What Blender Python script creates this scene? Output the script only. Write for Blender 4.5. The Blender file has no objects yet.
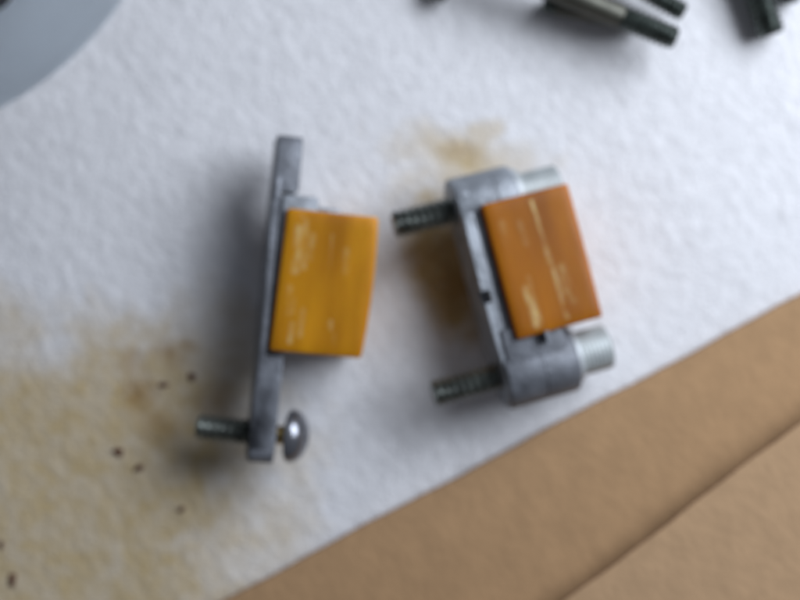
import bpy, bmesh, math
import numpy as np
from mathutils import Vector, Matrix
MM = 0.001
S = bpy.context.scene
COL = S.collection
rad = math.radians

# ------------------------------------------------------------------ camera, world, lamps, exposure
CAM_H = 0.40
cam_d = bpy.data.cameras.new('camera'); cam = bpy.data.objects.new('camera', cam_d); COL.objects.link(cam)
cam.location = (0, 0, CAM_H); cam_d.lens = 60; cam_d.sensor_width = 36
cam_d.clip_start = 0.01; cam_d.clip_end = 20
cam_d.dof.use_dof = True; cam_d.dof.focus_distance = 0.315; cam_d.dof.aperture_fstop = 5.5
S.camera = cam
W = bpy.data.worlds.new('World'); S.world = W; W.use_nodes = True
W.node_tree.nodes['Background'].inputs[0].default_value = (0.80, 0.86, 1.0, 1)
W.node_tree.nodes['Background'].inputs[1].default_value = 0.105
def area(name, loc, target, size, power, col):
    l = bpy.data.lights.new(name, 'AREA'); l.shape = 'RECTANGLE'; l.size, l.size_y = size
    l.energy = power; l.color = col
    o = bpy.data.objects.new(name, l); COL.objects.link(o); o.location = loc
    o.rotation_euler = (Vector(target) - Vector(loc)).to_track_quat('-Z', 'Y').to_euler()
    return o
area('window_light', (0.37, 0.235, 0.36), (0.0, 0.0, 0), (0.46, 0.34), 4.3, (0.85, 0.905, 1.0))
S.view_settings.view_transform = 'Standard'; S.view_settings.look = 'None'
S.view_settings.exposure = 0; S.view_settings.gamma = 1

def at(px, py, z=0.0):
    """photograph position (800x600) -> point at height z (metres) in the place"""
    k = 0.24 / 800 * (1 - z / CAM_H)
    return Vector(((px - 400) * k, (300 - py) * k, z))

# ------------------------------------------------------------------ numpy noise
def vnoise(x, y, seed=0):
    rng = np.random.RandomState(seed); T = rng.rand(256, 256)
    xi = np.floor(x).astype(int); yi = np.floor(y).astype(int)
    fx = x - xi; fy = y - yi
    fx = fx*fx*(3-2*fx); fy = fy*fy*(3-2*fy)
    a = T[xi & 255, yi & 255]; b = T[(xi+1) & 255, yi & 255]
    c = T[xi & 255, (yi+1) & 255]; d = T[(xi+1) & 255, (yi+1) & 255]
    return (a*(1-fx)+b*fx)*(1-fy) + (c*(1-fx)+d*fx)*fy
def fbm(x, y, seed=0, n=4):
    s = 0; a = 1; t = 0
    for i in range(n):
        s = s + a*vnoise(x*2**i+17*i, y*2**i-9*i, seed+i); t += a; a *= .55
    return s/t

# ------------------------------------------------------------------ materials
def mat(name, base, rough=.5, metal=0., var=0., scale=200., bump=0., bscale=600., col2=None, stretch=(1, 1, 1), spec=.5, **kw):
    m = bpy.data.materials.new(name); m.use_nodes = True
    nt = m.node_tree; p = nt.nodes['Principled BSDF']; L = nt.links
    p.inputs['Roughness'].default_value = rough; p.inputs['Metallic'].default_value = metal
    p.inputs['Specular IOR Level'].default_value = spec
    tc = nt.nodes.new('ShaderNodeTexCoord'); mp = nt.nodes.new('ShaderNodeMapping')
    mp.inputs['Scale'].default_value = stretch; L.new(tc.outputs['Object'], mp.inputs[0])
    n = nt.nodes.new('ShaderNodeTexNoise'); n.inputs['Scale'].default_value = scale; n.inputs['Detail'].default_value = 4
    L.new(mp.outputs[0], n.inputs[0])
    r = nt.nodes.new('ShaderNodeValToRGB'); L.new(n.outputs[0], r.inputs[0])
    c2 = col2 or tuple(c*(1-var) for c in base)
    r.color_ramp.elements[0].position = .32; r.color_ramp.elements[1].position = .68
    r.color_ramp.elements[0].color = (*c2, 1); r.color_ramp.elements[1].color = (*base, 1)
    L.new(r.outputs[0], p.inputs['Base Color'])
    if bump:
        n2 = nt.nodes.new('ShaderNodeTexNoise'); n2.inputs['Scale'].default_value = bscale; n2.inputs['Detail'].default_value = 3
        L.new(mp.outputs[0], n2.inputs[0])
        b = nt.nodes.new('ShaderNodeBump'); b.inputs['Strength'].default_value = 1; b.inputs['Distance'].default_value = bump*MM
        L.new(n2.outputs[0], b.inputs['Height']); L.new(b.outputs[0], p.inputs['Normal'])
    for k, v in kw.items(): p.inputs[k.replace('_', ' ')].default_value = v
    return m

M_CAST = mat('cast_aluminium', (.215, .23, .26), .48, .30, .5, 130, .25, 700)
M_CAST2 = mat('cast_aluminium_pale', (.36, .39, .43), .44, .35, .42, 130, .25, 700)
M_STEEL = mat('oily_steel_thread', (.20, .22, .20), .34, .8, .6, 300, .05, 900)
M_STUD = mat('black_stud_steel', (.10, .12, .108), .36, .8, .5, 250, .05, 900)
M_SHANK = mat('plain_stud_shank', (.10, .10, .08), .45, .6, .3, 250)
M_ZINC = mat('zinc_plated', (.50, .54, .54), .5, .35, .2, 260, .04, 900)
M_WASHER = mat('bright_washer', (.66, .70, .72), .45, .35, .2, 260)
M_CHROME = mat('polished_screw_head', (.28, .29, .32), .26, .8, .25, 200)
M_BRASS = mat('yellow_passivated_shank', (.60, .43, .17), .4, .8, .35, 400)
M_CARD = mat('kraft_board', (.46, .285, .150), .85, 0, .13, 160, .30, 500, stretch=(1, .7, 1), spec=.2)
M_CARD2 = mat('kraft_board_light', (.50, .325, .185), .85, 0, .12, 160, .30, 500, stretch=(1, .7, 1), spec=.2)
M_FLUTE = mat('kraft_flute', (.33, .17, .10), .9, 0, .2, 200, spec=.1)
M_FLAKE = mat('rust_flake', (.13, .04, .018), .8, 0, .5, 900)
M_DARK = mat('plain_black', (.03, .03, .035), .6, 0, .3, 200)
M_TUB = mat('frosted_plastic', (.80, .85, .89), .55, 0, .10, 40, .3, 120, Transmission_Weight=.8, IOR=1.4)
M_TABLE = mat('table_wood', (.16, .10, .06), .5, 0, .4, 14, stretch=(1, 8, 1))

def amber(name, c_hi, c_lo, marks):
    """translucent amber nylon with moulding streaks; marks = pale scuffs (x0,y0,x1,y1,width,strength) in mm"""
    m = mat(name, c_hi, .36, 0, 0, 34, .05, 500, col2=c_lo, stretch=(2.4, .6, 2.4), spec=.2)
    nt = m.node_tree; L = nt.links; p = nt.nodes['Principled BSDF']
    p.inputs['Subsurface Weight'].default_value = .75
    p.inputs['Subsurface Radius'].default_value = (1., .5, .05)
    p.inputs['Subsurface Scale'].default_value = 5*MM
    src = p.inputs['Base Color'].links[0].from_socket
    tc = nt.nodes.new('ShaderNodeTexCoord')
    sx = nt.nodes.new('ShaderNodeSeparateXYZ'); L.new(tc.outputs['Object'], sx.inputs[0])
    nz = nt.nodes.new('ShaderNodeTexNoise'); nz.inputs['Scale'].default_value = 230; nz.inputs['Detail'].default_value = 4
    mp = nt.nodes.new('ShaderNodeMapping'); mp.inputs['Scale'].default_value = (1.6, .7, 1)
    L.new(tc.outputs['Object'], mp.inputs[0]); L.new(mp.outputs[0], nz.inputs[0])
    def M(op, a, b=None, c=None, clamp=False):
        n = nt.nodes.new('ShaderNodeMath'); n.operation = op; n.use_clamp = clamp
        for i, v in enumerate((a, b, c)):
            if v is None: continue
            if isinstance(v, (int, float)): n.inputs[i].default_value = v
            else: L.new(v, n.inputs[i])
        return n.outputs[0]
    tot = None
    for (x0, y0, x1, y1, w, s) in marks:
        x0, y0, x1, y1, w = [v*MM for v in (x0, y0, x1, y1, w)]
        dx, dy = x1-x0, y1-y0; l2 = dx*dx+dy*dy
        px = M('SUBTRACT', sx.outputs[0], x0); py = M('SUBTRACT', sx.outputs[1], y0)
        t = M('MULTIPLY', M('ADD', M('MULTIPLY', px, dx), M('MULTIPLY', py, dy)), 1/l2, clamp=True)
        ex = M('SUBTRACT', px, M('MULTIPLY', t, dx)); ey = M('SUBTRACT', py, M('MULTIPLY', t, dy))
        d = M('SQRT', M('ADD', M('MULTIPLY', ex, ex), M('MULTIPLY', ey, ey)))
        k = M('SUBTRACT', 1.0, M('DIVIDE', d, w), clamp=True)
        k = M('MULTIPLY', k, s)
        tot = k if tot is None else M('MAXIMUM', tot, k)
    tear = M('MULTIPLY', M('SUBTRACT', nz.outputs[0], .34), 3.4, clamp=True)
    f = M('MULTIPLY', M('MULTIPLY', tot, 1.5, clamp=True), tear)
    mx = nt.nodes.new('ShaderNodeMix'); mx.data_type = 'RGBA'
    L.new(f, mx.inputs[0]); L.new(src, mx.inputs[6]); mx.inputs[7].default_value = (.60, .45, .20, 1)
    L.new(mx.outputs[2], p.inputs['Base Color'])
    return m

# ------------------------------------------------------------------ mesh helpers (millimetres in, metres out)
def link(name, bm, m, parent=None, smooth=True, angle=40):
    bmesh.ops.recalc_face_normals(bm, faces=bm.faces)
    me = bpy.data.meshes.new(name)
    for v in bm.verts: v.co *= MM
    bm.to_mesh(me); bm.free()
    o = bpy.data.objects.new(name, me); COL.objects.link(o); me.materials.append(m)
    if smooth:
        me.polygons.foreach_set('use_smooth', [True]*len(me.polygons))
        try: me.set_sharp_from_angle(angle=rad(angle))
        except Exception: pass
    if parent: o.parent = parent
    return o
def rbox(x0, x1, y0, y1, z0, z1, b=.8, seg=3, bm=None):
    bm2 = bmesh.new(); bmesh.ops.create_cube(bm2, size=1)
    for v in bm2.verts:
        v.co = Vector(((x0+x1)/2+v.co.x*(x1-x0), (y0+y1)/2+v.co.y*(y1-y0), (z0+z1)/2+v.co.z*(z1-z0)))
    if b: bmesh.ops.bevel(bm2, geom=bm2.edges[:], offset=b, segments=seg, affect='EDGES', profile=.5)
    return merge(bm, bm2)
def merge(bm, bm2):
    if bm is None: return bm2
    me = bpy.data.meshes.new('tmp'); bm2.to_mesh(me); bm2.free(); bm.from_mesh(me); bpy.data.meshes.remove(me)
    return bm
def prism_x(outline, x0, x1, b=.6, bm=None):
    """outline of (y,z) extruded along x, edges rounded"""
    bm2 = bmesh.new()
    vs = [bm2.verts.new((x0, y, z)) for y, z in outline]
    f = bm2.faces.new(vs)
    r = bmesh.ops.extrude_face_region(bm2, geom=[f])
    for v in r['geom']:
        if isinstance(v, bmesh.types.BMVert): v.co.x = x1
    caps = [e for e in bm2.edges if abs(e.verts[0].co.x-e.verts[1].co.x) < 1e-6]
    if b: bmesh.ops.bevel(bm2, geom=caps, offset=b, segments=3, affect='EDGES', profile=.5)
    return merge(bm, bm2)
def lathe_x(profile, cy=0, cz=0, n=48, bm=None, knurl=None):
    """profile of (x, r) spun about the x axis at (cy, cz)"""
    bm2 = bmesh.new(); rings = []
    for x, r in profile:
        if r < 1e-4: rings.append([bm2.verts.new((x, cy, cz))])
        else: rings.append([bm2.verts.new((x, cy+rr*math.cos(2*math.pi*i/n), cz+rr*math.sin(2*math.pi*i/n)))
                            for i in range(n) for rr in [r*(1-(knurl if knurl and i % 2 else 0))]])
    for a, b in zip(rings, rings[1:]):
        for i in range(n):
            j = (i+1) % n
            if len(a) == 1 and len(b) == 1: continue
            if len(a) == 1: bm2.faces.new((a[0], b[i], b[j]))
            elif len(b) == 1: bm2.faces.new((a[i], a[j], b[0]))
            else: bm2.faces.new((a[i], a[j], b[j], b[i]))
    return merge(bm, bm2)
def thread_x(x0, x1, r, cy=0, cz=0, pitch=1.0, depth=.55, n=28, bm=None, chamfer=.8):
    """helical screw thread along x between x0 and x1, chamfered at x0"""
    bm2 = bmesh.new(); k = 6; m = int(abs(x1-x0)/pitch*k); rings = []
    for q in range(m+1):
        x = x0+(x1-x0)*q/m; ring = []
        for i in range(n):
            a = 2*math.pi*i/n
            ph = ((x-x0)/pitch - i/n) % 1.0
            rr = r - depth*abs(2*ph-1)
            e = abs(x-x0)
            if e < chamfer: rr = min(rr, r-chamfer*.75+e*.75)
            ring.append(bm2.verts.new((x, cy+rr*math.cos(a), cz+rr*math.sin(a))))
        rings.append(ring)
    for a, b in zip(rings, rings[1:]):
        for i in range(n):
            j = (i+1) % n; bm2.faces.new((a[i], a[j], b[j], b[i]))
    c = bm2.verts.new((x0-.0, cy, cz)); d = bm2.verts.new((x1, cy, cz))
    for i in range(n):
        j = (i+1) % n
        bm2.faces.new((c, rings[0][j], rings[0][i])); bm2.faces.new((d, rings[-1][i], rings[-1][j]))
    return merge(bm, bm2)
def thing(name, label, cat, group=None):
    o = bpy.data.objects.new(name, None); COL.objects.link(o); o.empty_display_size = .01
    o['label'] = label; o['category'] = cat
    if group: o['group'] = group
    return o
def tag(o, label, cat, group=None):
    o['label'] = label; o['category'] = cat
    if group: o['group'] = group
    return o
def boolean(o, bm_cut):
    """subtract and bake the cut"""
    me = bpy.data.meshes.new('cut'); 
    bmesh.ops.recalc_face_normals(bm_cut, faces=bm_cut.faces)
    for v in bm_cut.verts: v.co *= MM
    bm_cut.to_mesh(me); bm_cut.free()
    c = bpy.data.objects.new('cut', me); COL.objects.link(c)
    md = o.modifiers.new('cut', 'BOOLEAN'); md.object = c; md.operation = 'DIFFERENCE'; md.solver = 'EXACT'
    par = o.parent; o.parent = None
    dg = bpy.context.evaluated_depsgraph_get(); dg.update()
    new = bpy.data.meshes.new_from_object(o.evaluated_get(dg)); o.modifiers.clear()
    o.data = new; o.parent = par
    bpy.data.objects.remove(c); bpy.data.meshes.remove(me)
def settle(root, rot, tilt, roll, ref, px, floor=0.2):
    """stand the thing on the cloth, leaning, with local point ref under photograph point px"""
    root.rotation_euler = (rad(roll), rad(tilt), rad(rot)); root.location = (0, 0, 0)
    R = root.rotation_euler.to_matrix(); zmin = 9
    def walk(o):
        nonlocal zmin
        for c in o.children:
            if c.type == 'MESH':
                n = len(c.data.vertices); a = np.empty(n*3, dtype=np.float32); c.data.vertices.foreach_get('co', a)
                a = a.reshape(-1, 3) @ np.array(R).T; zmin = min(zmin, a[:, 2].min())
            walk(c)
    walk(root)
    z = -zmin + floor*MM
    r = R @ (Vector(ref)*MM)
    p = at(px[0], px[1], z+r.z)
    root.location = (p.x-r.x, p.y-r.y, z)

# ------------------------------------------------------------------ setting: table and the cloth
bm = bmesh.new(); rbox(-900, 900, -700, 700, -34, -4, 2, bm=bm)
t = link('table_top', bm, M_TABLE); t['kind'] = 'structure'

NX, NY = 840, 700; LX, LY = .48, .40
xs = np.linspace(-LX/2, LX/2, NX); ys = np.linspace(-LY/2, LY/2, NY)
X, Y = np.meshgrid(xs, ys)
ca, sa = math.cos(rad(58)), math.sin(rad(58))          # the nap runs down to the right
U = (X*ca - Y*sa)*1000; V = (X*sa + Y*ca)*1000
Z = (fbm(U/6.5+60, V/2.8+60, 3, 4)-.5)*.36 + (fbm(X*1000/1.7+99, Y*1000/1.7+99, 8, 3)-.5)*.30 + (fbm(X*1000/45+9, Y*1000/45+9, 20, 2)-.5)*1.5
Z = np.minimum(Z*MM - .0006, .0004)
PXX = X/.0003+400; PYY = 300-Y/.0003                  # cloth coordinates in the photograph's grid
def blob(cx, cy, rx, ry, a=0, soft=.5, k=.9, seed=50, sc=38):
    c, s = math.cos(rad(a)), math.sin(rad(a))
    dx = PXX-cx; dy = PYY-cy
    d = np.hypot((dx*c+dy*s)/rx, (-dx*s+dy*c)/ry)
    n = fbm(PXX/sc+50, PYY/sc+50, seed, 4)-.5
    return np.clip((1-d+n*k)/soft, 0, 1)
st = np.zeros_like(X)
def add(m, w):
    global st
    st = np.maximum(st, m*w)
add(blob(50, 510, 310, 225, -16, .42, .6, 51, 60), .84)
add(blob(150, 400, 130, 95, 30, .8, 1.0, 52, 30), .85)
add(blob(210, 520, 110, 110, 0, .9, .9, 57, 40), .50)
add(blob(468, 158, 100, 40, 6, 1.0, 1.0, 53, 30), .85)
add(blob(480, 140, 50, 20, -30, .8, 1.3, 63, 16), .5)
add(blob(420, 175, 40, 24, -30, .9, 1.3, 64, 20), .45)
add(blob(446, 270, 44, 100, -14, .6, .7, 54, 24), 1.0)
add(blob(400, 190, 22, 40, 0, .8, 1.2, 61, 20), .25)
add(blob(20, 330, 60, 40, 0, .9, .9, 58, 40), .25)
st *= .75+.5*fbm(PXX/13, PYY/13, 71, 3)
br = np.zeros_like(X)
for (cx, cy, rx, ry, a, w) in ((168, 352, 22, 17, 20, .7), (140, 396, 24, 26, 20, .75), (130, 365, 15, 22, 0, .5), (160, 425, 34, 26, 10, .5), (215, 400, 28, 26, 0, .5),
                               (185, 345, 16, 8, 20, .5), (456, 290, 26, 62, -14, .75), (463, 152, 28, 14, 0, .3)):
    br = np.maximum(br, blob(cx, cy, rx, ry, a, .9, .9, 55, 16)*w)
me = bpy.data.meshes.new('cloth')
co = np.stack([X, Y, Z], -1).reshape(-1, 3)
i = np.arange(NX*NY).reshape(NY, NX)
q = np.stack([i[:-1, :-1], i[:-1, 1:], i[1:, 1:], i[1:, :-1]], -1).reshape(-1, 4)
me.vertices.add(len(co)); me.vertices.foreach_set('co', co.ravel())
me.loops.add(q.size); me.loops.foreach_set('vertex_index', q.ravel())
me.polygons.add(len(q)); me.polygons.foreach_set('loop_start', np.arange(0, q.size, 4)); me.polygons.foreach_set('loop_total', np.full(len(q), 4))
me.update(); me.validate(); me.polygons.foreach_set('use_smooth', np.ones(len(q), dtype=bool))
for nm, arr in (('stain', st), ('rust', br)):
    at_ = me.attributes.new(nm, 'FLOAT', 'POINT'); at_.data.foreach_set('value', arr.ravel().astype(np.float32))
cloth = bpy.data.objects.new('cloth', me); COL.objects.link(cloth)
md = cloth.modifiers.new('thickness', 'SOLIDIFY'); md.thickness = .0018; md.offset = -1
tag(cloth, 'white fluffy absorbent cloth with yellow-brown oil stains, everything lies on it', 'cloth')
m = mat('white_cloth', (.83, .83, .85), .95, 0, .09, 190, .40, 1100, spec=.1)
nt = m.node_tree; p = nt.nodes['Principled BSDF']; L = nt.links
p.inputs['Sheen Weight'].default_value = .15
src = p.inputs['Base Color'].links[0].from_socket
for nm, c in (('stain', (.56, .43, .225)), ('rust', (.33, .19, .06))):
    an = nt.nodes.new('ShaderNodeAttribute'); an.attribute_name = nm
    mx = nt.nodes.new('ShaderNodeMix'); mx.data_type = 'RGBA'; mx.clamp_factor = True
    L.new(an.outputs['Fac'], mx.inputs[0]); L.new(src, mx.inputs[6]); mx.inputs[7].default_value = (*c, 1); src = mx.outputs[2]
L.new(src, p.inputs['Base Color']); me.materials.append(m)

# ------------------------------------------------------------------ cardboard sheets
def sheet(name, label, p0, p1, depth, z_edge, z_far, thick, mtl, warp=0., seed=1, rise=0., rise_at=24, fold=None):
    """corrugated sheet; p0-p1 is its visible edge (metres), depth runs away to the lower right"""
    t = thing(name, label, 'cardboard')
    e = (p1-p0); e.z = 0; ln = e.length/MM; e.normalize(); n = Vector((e.y, -e.x, 0))
    t.location = (p0.x, p0.y, 0); t.rotation_euler = (0, 0, math.atan2(e.y, e.x))
    M_loc = Matrix.Translation(t.location) @ t.rotation_euler.to_matrix().to_4x4()
    nx, ny = 60, 60
    def zz(x, y, seed=seed):
        f = min(1, -y/depth)
        if rise:
            w = M_loc @ Vector((x*MM, y*MM, 0)); sd = (w-fold[0]).dot(fold[1])/MM
            return z_edge + rise*max(0, min(1, 1-sd/rise_at))**3
        return z_edge+(z_far-z_edge)*f + warp*math.sin(x/ln*3.0+seed)*(1-f)
    def panel(nm, dz, th):
        bm = bmesh.new(); g = {}
        for a in range(nx+1):
            for b in range(ny+1):
                x = ln*a/nx; y = -depth*b/ny
                if b == 0: y += .25*math.sin(x*.09+seed)+.12*math.sin(x*.31)
                for k in (0, 1): g[a, b, k] = bm.verts.new((x, y, zz(x, y)+dz+th*k))
        for a in range(nx):
            for b in range(ny):
                bm.faces.new([g[a, b, 1], g[a+1, b, 1], g[a+1, b+1, 1], g[a, b+1, 1]])
                bm.faces.new([g[a, b, 0], g[a, b+1, 0], g[a+1, b+1, 0], g[a+1, b, 0]])
        for a in range(nx):
            for b in (0, ny): bm.faces.new([g[a, b, 0], g[a+1, b, 0], g[a+1, b, 1], g[a, b, 1]])
        for b in range(ny):
            for a in (0, nx): bm.faces.new([g[a, b, 0], g[a, b+1, 0], g[a, b+1, 1], g[a, b, 1]])
        return link(nm, bm, mtl, t)
    lt = .35
    panel('liner', thick-lt, lt); panel('liner', 0, lt).data.materials[0] = M_FLUTE
    bm = bmesh.new(); N = int(ln/1.1); rows = []
    for a in range(N+1):
        x = ln*a/N; row = []
        for y in (-.5, -3, -6):
            row.append(bm.verts.new((x, y, zz(x, y)+lt+.03+(thick-2*lt-.06)*(a % 2))))
        rows.append(row)
    for r0, r1 in zip(rows, rows[1:]):
        for k in range(2): bm.faces.new([r0[k], r1[k], r1[k+1], r0[k+1]])
    link('fluting', bm, M_FLUTE, t, smooth=False)
    return t
z2 = .0150
d2 = (at(800, 418, z2)-at(560, 600, z2)).normalized()
f0 = at(562, 603, z2); f0.z = 0; fn = Vector((-d2.y, d2.x, 0)).normalized()
z1 = .0034
d1 = (at(800, 295, z1)-at(225, 600, z1)).normalized()
sheet('cardboard_sheet', 'lower brown cardboard sheet lying on the white cloth with its edge running diagonally',
      at(225, 600, z1)-d1*.10, at(800, 296, z1)+d1*.09, 190, .6, .4, 2.8, M_CARD, rise=3.0, fold=(f0, fn))
sheet('cardboard_sheet', 'upper lighter cardboard sheet raised on top of the other in the lower right corner',
      at(562, 603, z2)-d2*.12, at(802, 422, z2)+d2*.10, 120, 14.0, 6.8, 1.5, M_CARD2, .4, 4)

# ------------------------------------------------------------------ LEFT bracket: flat flange, amber block, loose pan-head screw
A_L = amber('amber_nylon_yellow', (.58, .270, .008), (.36, .145, .004),
    [(5.2, 15, 5.0, 3, 1.7, .65), (6.8, 17, 7.4, 4, 1.2, .55), (5.6, -5, 5.6, -9, .8, .35), (5.5, -12, 5.3, -17, 1.1, .6), (14.5, 14, 14.5, 4, .6, .22),
     (16.2, -10.5, 16.4, -12.5, 1.0, .6), (17.6, -14, 17.8, -17.5, .6, .25), (5.3, 18.5, 6.5, 17.5, .8, .5), (9.0, 13, 8.6, 7, 1.6, .32), (4.0, -2, 4.4, -9, 1.4, .3), (8.2, -8, 8.0, -15, 1.3, .28), (19, 10, 19.4, 4, 1.4, .2)])
B = thing('guide_bracket', 'narrow grey bracket holding a yellow-amber block, with one round-headed screw, on the left', 'bracket')
ol = []
def arc(cy, cz, r, a0, a1, n=7): return [(cy+r*math.cos(rad(a0+(a1-a0)*k/n)), cz+r*math.sin(rad(a0+(a1-a0)*k/n))) for k in range(n+1)]
flange = [(34, 6), (24, 9.6), (21, 9.6), (-18, 9.6), (-23, 9.2), (-34, 7), (-34, -7), (-23, -11.5), (-18, -12.6), (21, -12.6), (24, -12), (34, -6)]
bm = bmesh.new(); prism_x(flange, -2.9, -.7, .5, bm)
fo = link('flange', bm, M_CAST, B)
top_ear = [(25, -8.0), (25, 8.0), (38.6, 8.0), (40.8, 6.2), (40.8, -6.2), (38.6, -8.0)]
bm = bmesh.new(); prism_x(top_ear, -3.0, 4.3, .6, bm); link('ear', bm, M_CAST, B)
bot_ear = [(-21.5, -8.2), (-21.5, 8.2), (-48.4, 8.2)]+arc(-48.4, 4.2, 4.0, 90, 180, 5)+arc(-48.4, -4.2, 4.0, 180, 270, 5)
bm = bmesh.new(); prism_x(bot_ear, -3.0, 4.3, .6, bm); el = link('ear', bm, M_CAST, B)
cut = bmesh.new(); rbox(-5, -1.4, -29.4, -26.2, 5.5, 10, .3, bm=cut); boolean(el, cut)
bm = bmesh.new(); rbox(-.3, 10.2, -20.6, 24.2, -8.5, 8.8, .9, bm=bm); rbox(9.6, 17, -20.9, 21.6, -8, 7.0, .9, bm=bm)
link('block_holder', bm, M_CAST2, B)  # paler metal paints in the highlight on the holder's upper step
bm = bmesh.new(); rbox(.6, 26.6, -20.1, 20.2, -11.5, 11.5, .9, 3, bm)
bmesh.ops.subdivide_edges(bm, edges=[e for e in bm.edges if e.calc_length() > 15], cuts=10, use_grid_fill=True)
for v in bm.verts:
    v.co.x += .035*v.co.y if v.co.x < 20 else .9*(1-(v.co.y/20)**2)+.03*v.co.y
link('amber_block', bm, A_L, B)
sy = -44.4
bm = bmesh.new(); thread_x(-18.0, 1.0, 3.9, sy, 0, 2.1, 1.1, bm=bm); sc = link('screw', bm, M_STEEL, B)
bm = bmesh.new(); lathe_x([(-.5, 0), (-.5, 2.7), (8.4, 2.7), (8.4, 0)], sy, 0, 32, bm); link('shank', bm, M_BRASS, sc)
bm = bmesh.new()
lathe_x([(8.0, 0), (8.0, 4.2), (8.3, 7.0), (8.8, 7.6), (10.2, 7.5), (11.6, 6.9), (12.8, 5.7), (13.7, 4.1), (14.2, 2.3), (14.4, 0)], sy, 0, 48, bm)
hd = link('screw_head', bm, M_CHROME, sc)
cut = bmesh.new(); rbox(12.2, 17, sy-3.0, sy+3.0, -.55, .55, 0, bm=cut); boolean(hd, cut)
cut = bmesh.new(); rbox(12.2, 17, sy-.55, sy+.55, -3.0, 3.0, 0, bm=cut); boolean(hd, cut)
# the screw sits loose in its hole, head end up
off = Matrix.Translation((0, 0, 0)) @ Matrix.Rotation(rad(-15), 4, 'Y')
sc.matrix_local = off
settle(B, -5.3, 9.5, 0, (.6, 0, 11.5), (278.5, 279.5))

# ------------------------------------------------------------------ RIGHT bracket: round bosses, two socket-head screws
A_R = amber('amber_nylon_orange', (.43, .152, .003), (.27, .085, .002),
    [(14.0, 17.0, 14.6, 2, .8, .75), (14.6, 2, 15.6, -17, 1.0, .8), (16.5, -6, 17.2, -10, 1.2, .35), (6.3, -6.5, 6.6, -16.5, 1.9, .9), (7.5, -3.5, 8, -6, .9, .3), (3.8, 8, 4.2, 13, 1.5, .18), (17.5, -3, 18.6, -13, 1.6, .35), (9, 12, 9.4, 6, 1.4, .18)])
B = thing('guide_bracket', 'wider grey bracket with round bosses, two screws and an orange-amber block, on the right', 'bracket')
YT, YB = 20.6, -28.8
plate = arc(YT, 0, 9.0, -70, 70, 8)+[(10, 8.7), (-16, 8.7)]+arc(YB, 0, 9.4, 110, 250, 8)+[(-16, -11), (10, -11)]
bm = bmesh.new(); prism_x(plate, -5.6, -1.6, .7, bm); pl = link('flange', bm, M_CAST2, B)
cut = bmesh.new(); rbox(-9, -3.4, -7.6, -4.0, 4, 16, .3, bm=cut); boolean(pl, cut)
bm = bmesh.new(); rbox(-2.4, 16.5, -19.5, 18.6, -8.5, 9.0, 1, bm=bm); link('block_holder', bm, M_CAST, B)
def boss(cy, R, x0, x1, r_out):
    bm = bmesh.new()
    lathe_x([(x0, 0), (x0, R-.7), (x0+.25, R-.2), (x0+.8, R), (5.5, R), (5.7, R-.18), (6.0, R-.18), (6.2, R), (x1-1, R), (x1-.4, R-.2), (x1, R-.8), (x1, 0)], cy, 0, 64, bm)
    rbox(x0+1, x1-2.5, min(cy, cy*.55), max(cy, cy*.55), -R+.4, R-.4, .8, bm=bm)
    return link('boss', bm, M_CAST2 if cy > 0 else M_CAST, B)  # upper boss coloured paler to look more brightly lit than the lower
b1 = boss(YT, 8.9, -5.9, 12.4, 0)
b2 = boss(YB, 10.1, -4.9, 16.6, 0)
cut = bmesh.new(); rbox(7.6, 8.5, YB+6.4, YB+9.6, 2, 14, 0, bm=cut); boolean(b2, cut)
bm = bmesh.new(); rbox(-.1, 25.6, -19.6, 19.4, -12, 12, .8, 3, bm)
bmesh.ops.subdivide_edges(bm, edges=[e for e in bm.edges if e.calc_length() > 15], cuts=10, use_grid_fill=True)
for v in bm.verts:
    if v.co.x > 18: v.co.x += .15*(1-(v.co.y/19.5)**2)
link('amber_block', bm, A_R, B)
def cap_screw(cy, x_w, r_w, x_h, r_h, x_t):
    bm = bmesh.new(); thread_x(x_t, -4.5, 4.2, cy, 0, 2.1, 1.1, bm=bm); s = link('screw', bm, M_STEEL, B)
    bm = bmesh.new(); lathe_x([(x_w, 0), (x_w, r_w-.2), (x_w+.2, r_w), (x_w+1.5, r_w), (x_w+1.7, r_w-.2), (x_w+1.7, 0)], cy, 0, 48, bm); link('washer', bm, M_WASHER, s)
    bm = bmesh.new(); thread_x(x_h, x_w+1.6, r_h, cy, 0, 1.2, .22, n=40, bm=bm, chamfer=.5)
    link('threaded_end', bm, M_ZINC, s); return s
cap_screw(YT, 12.45, 7.6, 26.2, 5.7, -23.6)
cap_screw(YB, 16.65, 7.8, 28.0, 6.6, -25.0)
settle(B, 14.8, 9.0, 0, (0, 0, 12), (500, 272))

# ------------------------------------------------------------------ studs and bolts lying at the top
def stud(label, tip, tail, r, z, thread_len, z_tail=None, group='threaded studs along the top edge', r2=None):
    """stud lying with its threaded tip at photograph point tip, running off toward tail"""
    a = at(*tip, z); b = at(*tail, z_tail if z_tail is not None else z); d = b-a; ln = d.length/MM
    o = thing('threaded_stud', label, 'stud', group)
    o.location = a; o.rotation_euler = d.to_track_quat('X', 'Z').to_euler()
    bm = bmesh.new(); thread_x(0, min(thread_len, ln*.8), r, 0, 0, 1.8, .9, bm=bm, chamfer=1.5); link('thread', bm, M_STUD, o)
    tl = min(thread_len, ln*.8); s = r2 or r*.93
    bm = bmesh.new(); lathe_x([(tl-.3, 0), (tl-.3, s*.9), (tl+.4, s), (ln-.5, s), (ln, s*.9), (ln, 0)], 0, 0, 40, bm); link('shank', bm, M_SHANK, o)
    return o
stud('longest dark stud reaching in from the top edge, threaded tip pointing down right', (676, 39), (480, -41), 3.8, .0125, 17, .0125)
stud('short stud tip showing just above the longest stud', (684, 13), (540, -70), 3.3, .0075, 22, .0085)
stud('blunt pale stud end lying left of the longest stud', (543, 3), (640, 23), 3.0, .0036, 4, .0036)
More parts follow.
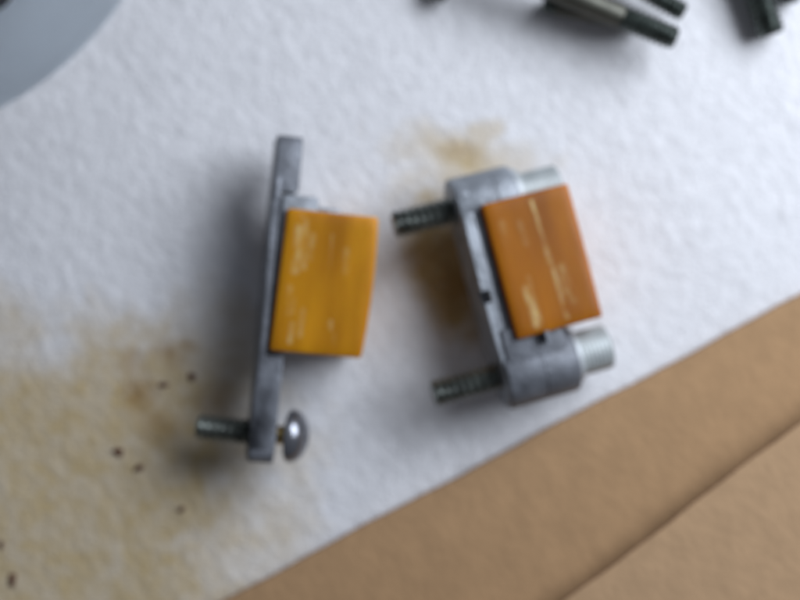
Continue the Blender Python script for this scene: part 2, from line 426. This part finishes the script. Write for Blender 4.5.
stud('steep dark stud entering from the top edge near the right corner', (772, 35), (728, -90), 4.4, .0050, 40, .0070)
stud('stud tip barely showing in the top right corner', (791, 3), (768, -120), 3.3, .0042, 30, .0042)
stud('dark stud tip barely showing at the middle of the top edge', (437, -1), (470, -110), 3.6, .0040, 30, .0040)

# ------------------------------------------------------------------ plastic tub, top left corner
c = at(-165, -200, .01)
R_ = 99.5
T = thing('plastic_lid', 'bluish translucent plastic lid reaching into the top left corner', 'lid'); T.location = (c.x, c.y, 0)
def lathe_z(profile, n=128, bm=None):
    bm2 = bmesh.new(); rings = []
    for r, z in profile:
        rings.append([bm2.verts.new((0, 0, z))] if r < 1e-4 else [bm2.verts.new((r*math.cos(2*math.pi*i/n), r*math.sin(2*math.pi*i/n), z)) for i in range(n)])
    for a, b in zip(rings, rings[1:]):
        for i in range(n):
            j = (i+1) % n
            if len(a) == 1: bm2.faces.new((a[0], b[i], b[j]))
            elif len(b) == 1: bm2.faces.new((a[i], a[j], b[0]))
            else: bm2.faces.new((a[i], a[j], b[j], b[i]))
    return merge(bm, bm2)
prof = [(0, 7.0), (R_-30, 7.0), (R_-22, 6.6), (R_-14, 5.0), (R_-7, 2.8), (R_-2, 1.0), (R_, .3), (R_-1.2, .2), (R_-7, 2.0), (R_-14, 4.2), (R_-22, 5.7), (R_-30, 6.1), (0, 6.1)]
bm = bmesh.new(); lathe_z(prof, 160, bm); link('lid_shell', bm, M_TUB, T)
kn = at(-30, -30, .02)
o = bmesh.new(); lathe_z([(0, 0), (9, 0), (10, 1), (10, 7), (9, 8), (0, 8)], 48, o)
k = link('dark_disc', o, M_DARK); k.location = (kn.x, kn.y, .0072)  # unidentified dark object in the corner, built as a plain black disc
tag(k, 'black round disc on the plastic lid, only its edge in the top left corner', 'disc')

# ------------------------------------------------------------------ dark rusty flakes on the stained cloth
rng = np.random.RandomState(5)
fl = [((119, 452), 5.2, 3.0, -12, 'brown flake on the stain, left one of the close pair below the middle'),
      ((139, 468), 5.0, 3.2, 25, 'brown flake on the stain, right one of the close pair below the middle'),
      ((163, 385), 5.0, 2.6, 5, 'brown flake on the stain, left one of the pair beside the left bracket'),
      ((191, 377), 3.6, 3.2, 20, 'brown flake nearest the left bracket flange'),
      ((181, 510), 3.0, 2.4, 40, 'smallest faint brown flake on the stain below the screw thread'),
      ((12, 580), 2.8, 7.5, -5, 'long upright brown flake near the bottom left corner'),
      ((1, 545), 2.2, 3.5, 0, 'brown flake cut by the left edge of the picture')]
for n, ((px, py), w, h, a, lab) in enumerate(fl):
    bm = bmesh.new(); bmesh.ops.create_icosphere(bm, subdivisions=2, radius=1)
    for v in bm.verts:
        k = 1+.25*math.sin(v.co.x*5+n)+.2*math.cos(v.co.y*7+2*n)
        v.co = Vector((v.co.x*w*.33*k, v.co.y*h*.33*k, v.co.z*.5))
    o = link('rust_flake', bm, M_FLAKE); p_ = at(px, py, 0)
    ix = int(round((p_.x+LX/2)/LX*(NX-1))); iy = int(round((p_.y+LY/2)/LY*(NY-1)))
    o.location = (p_.x, p_.y, float(Z[iy, ix])+.00018); o.rotation_euler = (0, 0, rad(a))
    tag(o, lab, 'flake', 'rusty flakes on the stained cloth')
